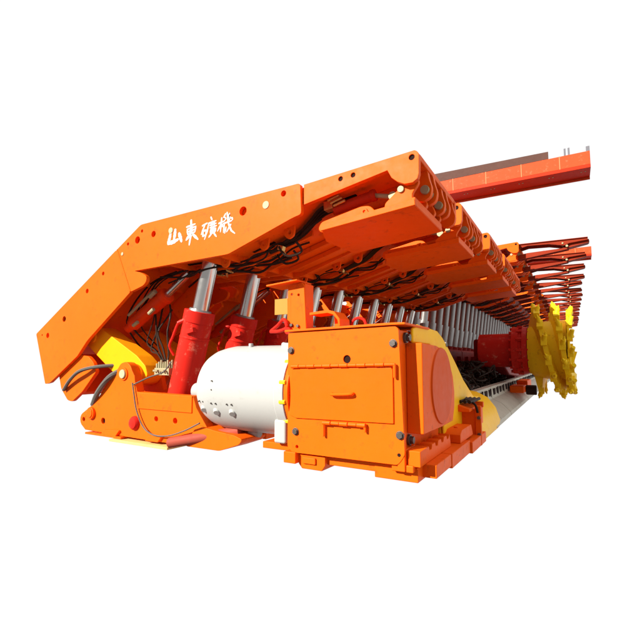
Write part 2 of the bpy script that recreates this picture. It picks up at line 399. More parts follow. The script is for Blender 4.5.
    # ---- hoses below the canopy
    if fine:
        a, b = hoses(ya, int(y * 10), H)
        h = build('hose_bundle', a, 'hose', r, 0); build('fitting', b, 'brass', h, .002); canopy_parts.append(h)
    # ---- caving shield behind
    cs_parts = []
    if not raised:
        gob = [(-6.311, 1.224), (-4.627, 2.172), (-4.334, 1.644), (-5.09, 1.13), (-5.13, 1.10), (-5.316, .919), (-5.90, .575), (-6.011, .555)]
        gh = [(-4.861, 1.913, .024), (-5.174, 1.724, .030), (-5.649, 1.397, .038), (-6.019, 1.195, .036), (-6.157, 1.205, .013)]
        body = [(-6.28, 1.21), (-4.66, 2.12), (-4.45, 2.12), (-4.36, 1.74), (-4.62, 1.80), (-5.2, 1.38), (-6.05, .92), (-6.12, .95)]
        link = [(-5.46, 1.13), (-5.36, 1.24), (-5.10, 1.28), (-4.36, .92), (-4.20, .80), (-4.16, .70), (-4.25, .60), (-4.42, .56), (-4.82, .74)]
        cap = [(-6.28, 1.205), (-4.66, 2.12)]
    else:
        gob = [(-5.95, 1.75), (-4.627, 3.25), (-4.334, 2.724), (-4.9, 1.9), (-5.5, 1.15), (-5.75, 1.1)]
        gh = []
        body = [(-5.9, 1.75), (-4.66, 3.2), (-4.4, 3.1), (-4.45, 2.8), (-5.0, 2.1), (-5.7, 1.4)]
        link = [(-5.3, 1.5), (-5.15, 1.75), (-4.95, 1.75), (-4.36, .92), (-4.16, .70), (-4.42, .56), (-4.7, .8)]
    cs = build('caving_shield', MB().prism(body, ya + .05, yb - .05), 'orange', r)
    build('shield_side_plate', MB().prism(rounded(gob, .02, 3), ya + .002, ya + .045, holes=gh), 'orange', cs, .008)
    build('shield_side_plate', MB().prism(rounded(gob, .02, 3), yb - .045, yb - .002), 'orange', cs, .008)
    if not raised:
        fl = rounded([(-5.80, .70), (-5.72, .50), (-5.56, .36), (-5.458, .349), (-5.25, .48), (-4.987, .727), (-5.05, .84), (-5.16, .915), (-5.293, .93), (-5.5, .98)], .03, 3)
        build('bore_shade', MB().cyl((-5.649, ya + .03, 1.397), (-5.649, ya + .06, 1.397), .037, seg=20), 'dark', cs, 0)
        build('tail_flap', MB().prism(fl, ya + .05, ya + .10).prism(fl, yb - .1, yb - .05).prism([(-5.85, .85), (-5.5, .42), (-5.44, .46), (-5.7, .95)], ya + .10, yb - .10), 'orange', cs)
        # inner plates and the stabilising ram
        mb = MB().prism([(-4.95, 1.50), (-4.30, 1.92), (-4.05, 1.70), (-4.15, 1.45), (-4.70, 1.20)], ya + .95, ya + 1.0)
        mb.prism([(-4.6, 1.55), (-4.05, 1.95), (-3.9, 1.6), (-4.0, 1.5), (-4.35, 1.35)], ya + .80, ya + .84)
        mb.prism([(-5.3, 1.1), (-4.7, 1.25), (-4.5, 1.0), (-4.9, .75), (-5.3, .7)], ya + 1.1, ya + 1.14)
        build('inner_plate', mb, 'orange', cs)
        sr = build('stabilising_ram', MB().cyl((-4.720, ya + .34, 1.315), (-4.120, ya + .34, 1.635), .085).cyl((-4.820, ya + .34, 1.260), (-4.700, ya + .34, 1.325), .06).cyl((-4.170, ya + .34, 1.605), (-4.110, ya + .34, 1.640), .095), 'ramorange', r, .005)
        build('ram_rod', MB().cyl((-4.120, ya + .34, 1.635), (-3.750, ya + .34, 1.865), .042), 'chrome', sr, 0)
        mb = MB().cyl((-4.680, ya + .24, 1.415), (-4.250, ya + .24, 1.675), .018, seg=8).cyl((-4.300, ya + .24, 1.615), (-4.200, ya + .24, 1.675), .028, seg=8)
        mb.cyl((-4.580, ya + .24, 1.285), (-4.500, ya + .24, 1.325), .022, seg=8).cyl((-4.300, ya + .24, 1.415), (-4.220, ya + .24, 1.465), .022, seg=8)
        build('ram_pipe', mb, 'pin', sr, 0)
    for yy in (.14, .84):
        lk = build('lemniscate_link', MB().prism(rounded(link, .03, 3), ya + yy, ya + yy + .22), 'amber', r, .008)
        if fine: build('link_boss', MB().cyl((-4.36, ya + yy - .03, .70), (-4.36, ya + yy + .28, .70), .125).cyl((-5.22, ya + yy - .02, 1.16), (-5.22, ya + yy + .24, 1.16), .07), 'amber', lk)
    # ---- legs
    for yy in (.30, 1.05):
        if not raised:
            lg = build('leg_cylinder', MB().cyl((-3.86, ya + yy, .12), (-3.55, ya + yy, 1.30), .158, .158, 36).cyl((-3.556, ya + yy, 1.28), (-3.523, ya + yy, 1.405), .168, .168, 36)
                       .cyl((-3.60, ya + yy, 1.10), (-3.595, ya + yy, 1.125), .163, .163, 36), 'red', r, .006)
            rd = build('leg_rod', MB().cyl((-3.66, ya + yy, .88), (-3.345, ya + yy, 2.08), .088, .088, 36), 'chrome', lg, 0)
            build('gland_ring', MB().cyl((-3.524, ya + yy, 1.40), (-3.517, ya + yy, 1.425), .125, .115, 36), 'greysteel', lg, .003)
            if fine:
                b = V((-3.72, ya + yy - .06, 1.0))
                build('oil_pipe', MB().tube([b + V((.08, -.06, .30)), b + V((.02, -.08, .28)), b + V((-.045, -.10, .12)), b + V((-.09, -.10, .02)), b + V((-.06, -.06, -.08))], .014).cyl(b + V((.1, -.05, .31)), b + V((.02, -.09, .27)), .022, seg=8), 'red', lg, 0)
                build('port_block', MB().obox((-3.50, ya + yy - .15, 1.18), (.11, .05, .05), Matrix.Rotation(-.2, 3, 'Y')), 'red', lg, .004)
        else:
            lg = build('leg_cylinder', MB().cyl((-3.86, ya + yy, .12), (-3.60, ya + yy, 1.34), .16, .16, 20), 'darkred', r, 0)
            build('leg_rod', MB().cyl((-3.60, ya + yy, 1.34), (-3.50, ya + yy, 1.95), .132, .132, 20), 'greysteel', lg, 0)
            build('leg_rod', MB().cyl((-3.50, ya + yy, 1.95), (-3.345, ya + yy, 3.12), .098, .098, 20), 'greysteel', lg, 0)
    # ---- base
    bs = [(-5.07, .04), (-4.586, .028), (-3.9, .02), (-3.02, .02), (-2.98, .07), (-3.10, .24), (-3.235, .40), (-3.282, .513), (-4.142, .521), (-4.187, .64), (-4.20, .70)] + lobe(-4.375, .712, .135, 0, 150, 8)[1:] + [(-4.60, .66), (-4.91, .37), (-4.97, .33)] + lobe(-5.10, .16, .085, 120, 230, 5)
    bh = [(-3.817, .251, .027), (-3.529, .251, .030), (-4.727, .167, .036), (-5.11, .16, .026)]
    mb = MB()
    b1 = build('base', MB().prism(bs, ya + .0, ya + .10, holes=bh).box(-4.1, -3.3, ya + .101, ya + .42, .06, .30), 'orange', r, .010)
    mb = MB().prism(bs, ya + .36, ya + .42).prism(bs, ya + .92, ya + .98).prism(bs, yb - .1, yb)
    mb.box(-4.8, -3.3, ya + .45, ya + .88, .08, .14).box(-4.9, -3.2, ya + .03, yb - .03, .03, .058)
    build('base_frame', mb, 'orange', b1, .008)
    if fine:
        build('bore_shade', MB().cyl((-4.727, ya + .03, .167), (-4.727, ya + .09, .167), .035, seg=20).cyl((-5.11, ya + .03, .16), (-5.11, ya + .09, .16), .025, seg=20), 'dark', b1, 0)
        mb = MB().box(-4.10, -3.285, ya - .012, ya + .004, .345, .515)
        build('top_rail', mb, 'orange', b1, .006)
        mb = MB().cyl((-4.38, ya - .03, .713), (-4.38, ya + .02, .713), .050); build('link_pin', mb, 'plug', b1, .006)
        build('washer', MB().cyl((-4.38, ya - .014, .713), (-4.38, ya + .02, .713), .072), 'orange2', b1, .004)
        mb = MB().cyl((-4.947, ya - .04, .245), (-4.947, ya + .02, .245), .052).cyl((-4.947, ya - .03, .245), (-4.947, ya + .02, .245), .07); build('rear_pin', mb, 'orange2', b1, .006)
        build('red_cap', MB().lathe([(0, .078), (.025, .074), (.045, .055), (.052, .02)], (-4.155, ya + .005, .186), (0, -1, 0), 28), 'red', b1, 0)
        mb = MB()
        for x0, x1 in ((-4.72, -4.45), (-3.95, -3.75)):
            mb.prism([(x0, .02), (x1, .02), (x1 + .06, .085), (x1 + .05, .09), (x0 + .05, .075)], ya - .028, ya + .006)
        build('foot_block', mb, 'orange', b1, .005)
        build('foot_plate', MB().box(-5.02, -4.35, ya - .03, yb, .0, .022), 'orange', b1, .003)
        build('push_ram', MB().cyl((-3.52, ya - .07, .045), (-2.75, ya + .10, .20), .050), 'ramred', r, .004)
        build('toe', MB().prism(rounded([(-3.35, .02), (-2.90, .02), (-2.66, .10), (-2.62, .15), (-2.72, .18), (-2.95, .20), (-3.2, .24)], .03, 3), ya - .02, ya + .34).prism([(-3.0, .06), (-2.75, .06), (-2.75, .2), (-3.0, .2)], ya + .5, ya + .8), 'orange', b1)
    for q in canopy_parts:
        q['cg'] = 1
        for q2 in SIBS.get(q.name, ()): q2['cg'] = 1
    return r

ALLC = {}
def kids(o): return [c for c in COL.objects if c.parent == o]
def copy_support(src, y, dx=0, dz=0, skip=()):
    def cp(o, par):
        n = o.copy(); COL.objects.link(n); n.parent = par
        for ch in TREE[o.name]:
            if ch.name.split('.')[0] in skip: continue
            cp(ch, n)
        return n
    n = cp(src, None); n.location.y = y + .7
    return n
def build_tree():
    T = {o.name: [] for o in bpy.data.objects}
    for o in bpy.data.objects:
        if o.parent: T[o.parent.name].append(o)
    return T
def shift(root, dx, dz, T):
    for o in T[root.name]:
        if o.get('cg'): o.location.x += dx; o.location.z += dz
        if o.name.startswith('leg_cylinder'):
            for q in T[o.name]:
                if q.name.startswith('leg_rod'): q.location.x += dz * .26; q.location.z += dz

NUM = ['', 'second', 'third', 'fourth', 'fifth', 'sixth', 'seventh', 'eighth', 'ninth', 'tenth', 'eleventh', 'twelfth', 'thirteenth', 'fourteenth', 'fifteenth', 'sixteenth', 'seventeenth', 'eighteenth', 'nineteenth', 'twentieth', 'twenty-first', 'twenty-second', 'twenty-third', 'twenty-fourth', 'twenty-fifth', 'twenty-sixth']
NS = 24
s0 = make_support(Y0, first=True)
s0['label'] = 'nearest orange roof support, with white Chinese characters painted along its side plate'
sup = [s0]
p1 = make_support(Y0 + SP)
sup.append(p1)
TREE = build_tree()
for i in range(2, 5): sup.append(copy_support(p1, Y0 + SP * i))
pr_ = make_support(Y0 + SP * 5, raised=True, fine=True)
TREE = build_tree()
sup.append(pr_)
for i in range(6, NS):
    sup.append(copy_support(pr_, Y0 + SP * i, skip=('plug', 'weld_seam', 'slot', 'link_boss', 'top_rail', 'link_pin', 'washer', 'rear_pin', 'red_cap', 'foot_plate', 'toe', 'push_ram', 'fitting', 'bore_shade') if i > 6 else ()))
TREE = build_tree()
for i in range(1, 5): shift(sup[i], CAN_X[i], CAN_Z[i], TREE)
rj = random.Random(3)
for i in range(6, NS): shift(sup[i], rj.uniform(-.035, .03), rj.uniform(-.03, .025), TREE)
for i in range(1, NS):
    if i < 5: sup[i]['label'] = 'lowered roof support with folded face guard, %s from near end of the row' % NUM[i]
    else: sup[i]['label'] = 'tall roof support with outstretched face guard, %s from near end of the row' % NUM[i]
for o in bpy.data.objects:
    if 'cg' in o: del o['cg']

# thick hoses behind the nearest base, thin cable over its side
r0 = s0
mb = MB().tube([(-5.62, Y0 + .03, .49), (-5.40, Y0 - .01, .64), (-5.15, Y0 - .02, .75), (-4.85, Y0 + .1, .80), (-4.6, Y0 + .4, .80)], .022)
mb.tube([(-4.97, Y0 + .02, .34), (-4.80, Y0 - .03, .50), (-4.62, Y0 - .03, .66), (-4.50, Y0 + .05, .75), (-4.4, Y0 + .3, .80)], .030)
build('return_hose', mb, 'greyhose', r0, 0)
mb = MB().tube([(-4.20, Y0 - .02, .62), (-4.16, Y0 - .025, .50), (-4.10, Y0 - .03, .33), (-3.98, Y0 - .035, .17), (-3.82, Y0 - .035, .095), (-3.6, Y0 - .035, .10), (-3.35, Y0 - .05, .17), (-3.1, Y0 - .08, .27)], .008)
mb.tube([(-4.18, Y0 - .02, .60), (-4.02, Y0 + .05, .68), (-3.85, Y0 + .1, .74), (-3.8, Y0 + .16, .85)], .008)
build('control_cable', mb, 'greyhose', r0, 0)
mb = MB(); bb = MB(); rnd = random.Random(4)
for k in range(5):
    a = V((-4.25 + rnd.uniform(-.2, .2), Y0 + rnd.uniform(.35, .6), 1.62 + rnd.uniform(-.2, .15))); b_ = V((-4.0 + rnd.uniform(-.1, .1), Y0 + .26, .86)); m_ = (a + b_) / 2 + V((rnd.uniform(-.22, .05), 0, rnd.uniform(-.25, .05)))
    mb.tube([a, (a + m_) / 2 + V((rnd.uniform(-.04, .04), 0, .03)), m_, (m_ + b_) / 2 + V((.02, 0, rnd.uniform(-.08, .03))), b_], rnd.choice((.008, .011)), seg=6)
bb.box(-4.12, -3.88, Y0 + .20, Y0 + .34, .70, .78)
for k in range(12):
    a = V((-4.10 + .036 * (k % 6), Y0 + .22 + .06 * (k // 6), .78))
    bb.cyl(a, a + V((0, 0, .05 + .02 * (k % 3))), .013, seg=8)
    bb.cyl(a - V((0, .03, .03)), a - V((0, .05 + .01 * (k % 3), .03)), .012, seg=8)
for k in range(8):                                             # black hoses in the joint behind the side plate
    if k % 2: continue
    x = -4.82 + k * .035; j = lambda: rnd.uniform(-.05, .05)
    mb.tube([(x + .1 + j(), Y0 + .5 + .02 * k, 1.05 + 2 * j()), (x + j(), Y0 + .35 + j(), 1.3), (x + .2 + j(), Y0 + .3, 1.55 + j()), (x + .5 + j(), Y0 + .3 + j(), 1.80), (x + .9 + j(), Y0 + .3, 1.89)], rnd.choice((.008, .011)), seg=6)
bx = build('valve_hose', mb, 'hose', r0, 0); build('valve_fitting', bb, 'pin', bx, .002)

# timber under the base
pl = build('timber_plank', MB().box(-4.50, -3.55, Y0 - .07, Y0 + .3, -.030, -.004), 'wood', None, .004)
pl['label'] = 'thin pale timber plank lying under the base of the nearest roof support'; pl['category'] = 'plank'

# ------------------------------------------------------------------ conveyor drive (gearbox, motor, end frame)
GY = 2.95
d = thing('conveyor_drive', 'orange conveyor gearbox housing with hinged front door and white domed motor at its left', 'conveyor drive', (-1.55, 3.6, 0))
body = build('gearbox_housing', MB().box(-2.03, -1.075, GY + .035, 3.95, .12, 1.09), 'orange', d, .01)
fp = rounded([(-2.035, .17), (-1.985, .13), (-1.10, .135), (-1.075, .16), (-1.043, .21), (-1.075, 1.095), (-1.10, 1.115), (-2.035, 1.095)], .02, 3)
front = build('front_plate', MB().prism(fp, GY, GY + .034, holes=[(-1.490, .876, .032), (-1.943, .178, .014), (-1.036, .235, .0001 + .013)][:2]), 'orange', d, .005)
bolts = [(-2.003, .948), (-1.115, .990), (-1.955, .297), (-1.075, .342)]
for a, b in bolts:
    mb = MB().cyl((a, GY - .022, b), (a, GY + .01, b), .024, .026, 6).cyl((a, GY - .008, b), (a, GY + .01, b), .030)
    build('bolt', mb, 'bolt', front, .002)
build('bore_shade', MB().cyl((-1.085, GY - .001, .205), (-1.085, GY + .01, .205), .013, seg=16), 'dark', front, 0)
build('bore_shade', MB().cyl((-1.490, GY + .012, .876), (-1.490, GY + .030, .876), .0312, seg=20), 'dark', front, 0)
door = build('inspection_door', MB().prism([(-2.005, .425), (-1.95, .405), (-1.118, .420), (-1.118, .80), (-1.13, .815), (-1.99, .80)], GY - .014, GY + .002), 'orange2', d, .004)
mb = MB()
for k in range(12):
    x = -1.985 + k * .0735; r_ = .013 if k % 2 else .0155
    mb.cyl((x, GY - .022, .817 + .002 * k * .9), (x + .070, GY - .022, .817 + .002 * (k + .95) * .9), r_, seg=12)
mb.cyl((-1.115, GY - .022, .838), (-1.095, GY - .022, .838), .012, seg=12).cyl((-1.100, GY - .022, .842), (-1.100, GY - .022, .745), .011, seg=12)
build('hinge', mb, 'orange2', door, .002)
mb = MB()
for k in range(5):
    x = -1.69 + k * .073
    mb.cyl((x, GY - .022, .388 + .001 * k), (x + .068, GY - .022, .389 + .001 * k), .013 if k % 2 else .017, seg=12)
mb.cyl((-1.685, GY - .022, .392), (-1.685, GY - .022, .285), .010, seg=12).cyl((-1.335, GY - .022, .400), (-1.335, GY - .022, .345), .010, seg=12)
build('latch', mb, 'orange2', door, .002)
build('handle', MB().tube([(-1.605, GY - .01, .610), (-1.60, GY - .045, .608), (-1.51, GY - .05, .612), (-1.435, GY - .045, .618), (-1.43, GY - .01, .620)], .011), 'orange2', door, 0)
build('lid', MB().prism([(-2.06, 1.100), (-1.12, 1.122), (-1.02, 1.122), (-1.02, 1.138), (-1.12, 1.140), (-2.06, 1.118)], GY - .018, 3.55), 'orange', d, .004)
# side cover with round bearing cap
sc = [(3.10, .335), (3.10, .995), (3.50, .985), (3.72, .955), (3.90, .86), (4.02, .72), (4.06, .58), (4.04, .44), (3.97, .33), (3.6, .325)]
side = build('side_cover', MB().prism(sc, -1.074, -.95, 'x'), 'orange', d, .008)
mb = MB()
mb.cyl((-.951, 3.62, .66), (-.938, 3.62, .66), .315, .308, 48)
build('bearing_cap', mb, 'shaded_cap', side, .003)
mb = MB()
for yy, zz in ((3.08, 1.035), (3.96, .345), (3.12, .285), (4.15, 1.02)):
    mb.cyl((-1.08, yy, zz), (-1.03, yy, zz), .028, seg=8)
    mb.cyl((-1.08, yy, zz), (-1.055, yy, zz), .040, seg=20)
build('bolt', mb, 'bolt', body, .002)
# yellow guard plate sloping down behind
gp = [(3.16, 1.0), (3.16, 1.11), (3.30, 1.15), (3.85, 1.13), (4.02, 1.08), (4.20, 1.0), (4.50, .85), (4.85, .66), (5.36, .45), (5.7, .42), (5.7, .2), (4.0, .2), (3.9, .9), (3.6, 1.0)]
gpp = build('guard_plate', MB().prism(gp, -1.062, -1.035, 'x').prism([(4.0, .2), (4.0, 1.06), (4.25, .95), (4.55, .80), (4.9, .62), (5.4, .42), (5.68, .40), (5.68, .2)], -1.85, -1.063, 'x'), 'gold', d, .02, label='bright amber yellow sloping guard plate')
build('end_seal', MB().prism([(2 - 3.9, .10), (-1.9, .46), (-1.35, .47), (-1.16, .44), (-1.02, .37), (-.92, .24), (-.87, .08), (-.89, -.03), (-1.0, -.05)], 4.9, 6.25), 'gold', d, .03, 4, label='amber yellow rounded end cover of the conveyor')
# end block with flange
mb = MB().box(-1.18, -.90, 4.72, 5.15, .02, .36).prism([(-1.30, .345), (-.92, .345), (-.92, .375), (-1.05, .42), (-1.30, .43)], 4.55, 5.2).box(-.90, -.84, 4.70, 4.74, .0, .40)
mb.box(-1.20, -.86, 4.95, 5.0, .36, .42)
build('end_block', mb, 'orange', d, .008)
mb = MB()
for zz in (.11, .28): mb.cyl((-.862, 4.68, zz), (-.862, 4.71, zz), .018, seg=8)
build('bolt', mb, 'bolt', d, .002)
mb = MB()
for k in range(6): mb.cyl((-1.16 + .045 * k, 4.62, .44), (-1.13 + .045 * k, 4.98, .45), .018, seg=8)
mb.tube([(-1.25, 4.5, .75), (-1.15, 4.6, .6), (-1.10, 4.65, .46)], .010); mb.tube([(-1.0, 4.68, .46), (-.90, 4.69, .42), (-.87, 4.69, .33)], .012)
build('grease_line', mb, 'hose', d, 0)
# base frame
mb = MB().box(-1.30, -.97, 3.012, 3.30, .012, .117).box(-1.13, -.87, 3.12, 3.55, .03, .125).prism([(-1.2, .01), (-.865, .01), (-.865, .125), (-1.2, .125)], 3.56, 4.25)
mb.box(-1.2, -.845, 4.26, 4.98, .0, .105)
mb.box(-1.10, -1.045, 2.955, 3.2, .09, .24).box(-1.15, -.99, 2.97, 3.15, .086, .135)
mb.box(-1.9, -1.10, 3.02, 4.9, .05, .118)
bf = build('base_frame', mb, 'orange', d, .007)
mb = MB()
yk = 3.02
pts = [(2.99, .126), (2.99, .235), (3.12, .238)]
for k in range(4): pts += [(3.12 + k * .17, .238), (3.20 + k * .17, .238), (3.22 + k * .17, .205), (3.27 + k * .17, .205)]
pts += [(3.82, .238), (3.86, .126)]
mb.prism(pts, -1.04, -.945, 'x')
build('rack_block', mb, 'orange', bf, .005)
mb = MB().prism([(4.02, .126), (4.02, .20), (4.10, .235), (4.5, .235), (4.58, .126)], -1.06, -.90, 'x').cyl((-.98, 4.2, .23), (-.98, 4.2, .25), .02, seg=8)
build('clamp_block', mb, 'orange', bf, .005)
mb = MB().box(-2.06, -1.945, 2.93, 3.1, .045, .135).prism([(-1.955, .10), (-1.945, .04), (-1.915, .005), (-1.73, .005), (-1.70, .05), (-1.70, .118), (-1.955, .118)], 2.98, 3.28).box(-1.9, -1.78, 2.963, 2.981, .05, .10)
mb.box(-2.35, -2.064, 3.03, 3.35, .115, .172)
build('front_foot', mb, 'orange', d, .006)
# bracket post and lifting bracket on top
mb = MB().prism([(-2.14, 1.10), (-1.94, 1.12), (-1.965, 1.51), (-1.985, 1.535), (-2.13, 1.51)], 3.08, 3.10, holes=[(-2.09, 1.44, .010), (-2.02, 1.43, .011), (-2.085, 1.17, .013), (-2.02, 1.16, .011)])
mb.prism([(-2.31, 1.515), (-1.985, 1.540), (-1.985, 1.552), (-2.31, 1.53)], 3.00, 3.24).box(-1.985, -1.965, 3.10, 3.24, 1.12, 1.53)
post = build('bracket_post', mb, 'orange', d, .004)
build('sheet_tag', MB().box(-2.28, -2.14, 3.09, 3.10, 1.27, 1.41), 'tan', post, .002)
build('bolt', MB().cyl((-2.085, 3.06, 1.17), (-2.085, 3.09, 1.17), .014, seg=6).cyl((-2.02, 3.06, 1.16), (-2.02, 3.09, 1.16), .014, seg=6), 'bolt', post, .001)
mb = MB().prism([(-1.87, 1.262), (-1.70, 1.275), (-1.64, 1.26), (-1.59, 1.20), (-1.585, 1.14), (-1.60, 1.14), (-1.61, 1.19), (-1.65, 1.235), (-1.70, 1.25), (-1.87, 1.24)], 3.02, 3.2)
mb.prism([(-1.70, 1.14), (-1.70, 1.26), (-1.64, 1.25), (-1.60, 1.20), (-1.59, 1.14)], 3.14, 3.16)
build('lifting_bracket', mb, 'orange', d, .003)
build('shackle', MB().tube([(-1.60, 3.25, 1.14), (-1.58, 3.25, 1.20), (-1.53, 3.25, 1.22), (-1.48, 3.25, 1.20), (-1.46, 3.25, 1.14)], .012), 'red', d, 0)
build('lever', MB().tube([(-2.32, 3.1, 1.13), (-2.24, 3.08, 1.17), (-2.15, 3.05, 1.22), (-2.12, 3.05, 1.15), (-2.20, 3.05, 1.12), (-2.30, 3.06, 1.12)], .016).cyl((-2.10, 3.03, 1.12), (-2.10, 3.12, 1.12), .03, seg=12), 'red', d, 0)
# bell flange
MY, MZ, R = 3.33, .598, .410
build('bell_flange', MB().lathe([(0, .30), (.002, R - .006), (.012, R - .002), (.045, R - .002)], (-2.066, MY, MZ), (1, 0, 0), 56), 'orange', d, .002)
# motor
MY, MZ, R = 3.33, .598, .410
prof = [(-3.18, .10), (-3.18, .20), (-3.175, .27), (-3.15, .315), (-3.11, .35), (-3.05, .378), (-2.97, .397), (-2.88, R), (-2.16, R), (-2.155, R + .008), (-2.065, R + .008)]
mot = build('motor', MB().lathe([(h + 3.18, q) for h, q in prof], (-3.18, MY, MZ), (1, 0, 0), 64), 'white', d, .004)
build('shaft_cap', MB().cyl((-3.475, MY, MZ - .055), (-3.1, MY, MZ - .055), .086), 'white', mot, .008)
mb = MB()
mb.box(-2.27, -2.11, MY - .16, MY + .14, .90, 1.03)
mb.box(-2.19, -2.07, MY - .36, MY - .08, .18, .375)
build('motor_foot', mb, 'white', mot, .02, 4)
mb = MB()
CA, SA = math.cos(.50), math.sin(.50)
BX = ((-3.02, .385), (-2.84, .410), (-2.65, .410))
for x, q in BX:
    mb.cyl((x, MY - (q - .02) * CA, MZ - (q - .02) * SA), (x + .01, MY - (q + .010) * CA, MZ - (q + .010) * SA - .01), .042, .030, 20)
mb.cyl((-2.72, MY - .02, MZ - R - .012), (-2.60, MY - .02, MZ - R - .012), .04, seg=12).box(-2.95, -2.80, MY - .08, MY + .1, MZ - R - .05, MZ - R + .02)
mb.cyl((-2.66, MY - .10, MZ + R - .02), (-2.66, MY - .10, MZ + R + .02), .022, seg=12)
build('drain_boss', mb, 'white', mot, .004)
mb = MB()
C2, S2 = math.cos(.30), math.sin(.30)
for x, q in BX:
    for dx in (-.035, .02): mb.cyl((x + dx, MY - (q - .01) * C2, MZ - (q - .01) * S2), (x + dx, MY - (q + .008) * C2, MZ - (q + .008) * S2), .008, seg=8)
for z_ in (.60, .68): mb.cyl((-2.86, MY - .40, z_), (-2.86, MY - .416, z_), .006, seg=8)
mb.box(-2.96, -2.86, MY - .12, MY + .08, MZ - R - .075, MZ - R - .02)
build('screw', mb, 'bolt', mot, 0)
mb = MB()
for a in (150, 170, 188, 207, 222, 130):
    q = math.radians(a)
    c = V((0, math.cos(q) * (R - .012), math.sin(q) * (R - .012)))
    c = V((0, -math.sqrt(max(0, (R + .0) ** 2 - (math.sin(q) * R * 1.25 if abs(math.sin(q) * 1.25) < 1 else R) ** 2)), math.sin(q) * R * 1.25 if abs(math.sin(q) * 1.25) < 1 else R * .99))
    mb.cyl((-2.10, MY + c.y, MZ + c.z), (-2.045, MY + c.y, MZ + c.z), .018, seg=8)
build('flange_bolt', mb, 'yellow', mot, .001)

# ------------------------------------------------------------------ conveyor panline behind the drive
cv = thing('face_conveyor', 'grey steel panline running away behind the orange drive towards the cutting drum', 'conveyor', (-1.6, 14, 0))
for k in range(14):
    ya = 6.0 + SP * k; yb = ya + 1.46
    mb = MB()
    mb.prism([(-2.2, .02), (-2.2, .30), (-2.05, .34), (-1.95, .22), (-1.35, .22), (-1.28, .44), (-1.17, .44), (-1.15, .25), (-1.02, .19), (-.885, .06), (-.875, .0), (-1.0, .0)], ya, yb)
    pan = build('pan', mb, 'steel', cv, .008)
    if k < 8:
        mb = MB()
        for j in range(4):
            y = ya + .12 + j * .36
            mb.box(-1.172, -1.150, y, y + (.10 if j % 2 else .20), .30, .40)
            if j % 2: mb.box(-1.172, -1.150, y + .15, y + .20, .28, .41)
        build('slot', mb, 'dark', pan, 0)
    sp = build('spill_plate', MB().prism([(-2.32, .02), (-2.32, 1.08), (-2.28, 1.10), (-2.25, 1.06), (-2.25, .30), (-2.2, .02)], ya, yb - .01).box(-2.25, -2.18, ya + .3, ya + .36, .3, .95).box(-2.25, -2.18, ya + 1.0, ya + 1.06, .3, .95), 'darkred', cv, .008)
mb = MB()
for k in range(46):
    y = 6.2 + k * .11
    mb.tube([(-1.62 + .05 * math.cos(k), y, .25), (-1.55, y + .05, .30), (-1.48 + .04 * math.sin(k * 3), y + .09, .26)], .026, seg=6, sub=3)
build('scraper_chain', mb, 'hose', cv, 0)

# dark cables piled on the conveyor
rnd = random.Random(11); mb = MB()
for k in range(130):
    y = 6.1 + 6.5 * rnd.random() ** 1.3; x = rnd.uniform(-2.15, -1.32); z0 = .40 + rnd.uniform(0, .42) * (1 if x < -1.6 else .6)
    pts = [(x, y, z0)]
    for j in range(5):
        x = min(-1.30, max(-2.2, x + rnd.uniform(-.2, .2))); y += rnd.uniform(-.05, .28); z0 = max(.33, min(.84, z0 + rnd.uniform(-.14, .13)))
        pts.append((x, y, z0))
    mb.tube(pts, rnd.choice((.010, .014, .020)), seg=6, sub=6)
for k in range(110):
    c = V((rnd.uniform(-2.1, -1.35), 6.2 + 6 * rnd.random(), rnd.uniform(.36, .72)))
    mb.obox(c, (rnd.uniform(.03, .07), rnd.uniform(.03, .08), rnd.uniform(.02, .05)), Matrix.Rotation(rnd.uniform(-1, 1), 3, 'Z') @ Matrix.Rotation(rnd.uniform(-.6, .6), 3, 'Y'))
cb = build('cable_pile', mb, 'hose', None, 0)
cb['label'] = 'tangle of black cables and hoses heaped on the conveyor before the cutting drum'; cb['category'] = 'cables'; cb['kind'] = 'stuff'
mb = MB()

# ------------------------------------------------------------------ shearer
sh = thing('coal_shearer', 'red shearer arm carrying a yellow spiral cutting drum with picks, far end of the conveyor', 'shearer', (-1.3, 9.4, 0))
DY, DZ = 9.3, 1.06
mb = MB().lathe([(0, .28), (.01, .33), (.62, .335), (.64, .30)], (-1.64, DY, 1.06), (1, 0, 0), 40)
arm = build('gear_case', mb, 'red', sh, .006)
mb = MB().lathe([(0, .40), (.01, .455), (.13, .46), (.135, .43), (.19, .43), (.195, .46), (.28, .455), (.29, .38)], (-1.02, DY, 1.06), (1, 0, 0), 40)
for k in range(14):
    a = k * math.tau / 14
    mb.cyl((-1.05, DY + .42 * math.cos(a), 1.06 + .42 * math.sin(a)), (-.70, DY + .42 * math.cos(a), 1.06 + .42 * math.sin(a)), .03, seg=8)
    mb.obox((-.87, DY + .455 * math.cos(a), 1.06 + .455 * math.sin(a)), (.10, .05, .05), Matrix.Rotation(-a, 3, 'X'))
build('flange', mb, 'red', arm, .003)
build('ranging_arm', MB().prism(rounded([(9.2, .80), (9.2, 1.30), (10.2, 1.25), (12.2, .95), (12.2, .45), (10.2, .55)], .1, 4), -1.75, -1.2, 'x'), 'darkred', sh, .03)
build('haulage_body', MB().box(-2.15, -1.25, 11.6, 17.5, .38, 1.0).box(-2.05, -1.3, 12.3, 14.0, 1.0, 1.12), 'darkred', sh, .03)
build('skid_shoe', MB().box(-1.05, -.84, 10.0, 10.9, .20, .44).box(-1.12, -.86, 9.4, 10.0, .22, .36), 'orange', sh, .02)
build('roller', MB().cyl((-.86, 9.85, .26), (-.66, 9.85, .26), .10, seg=24), 'hose', sh, .02)
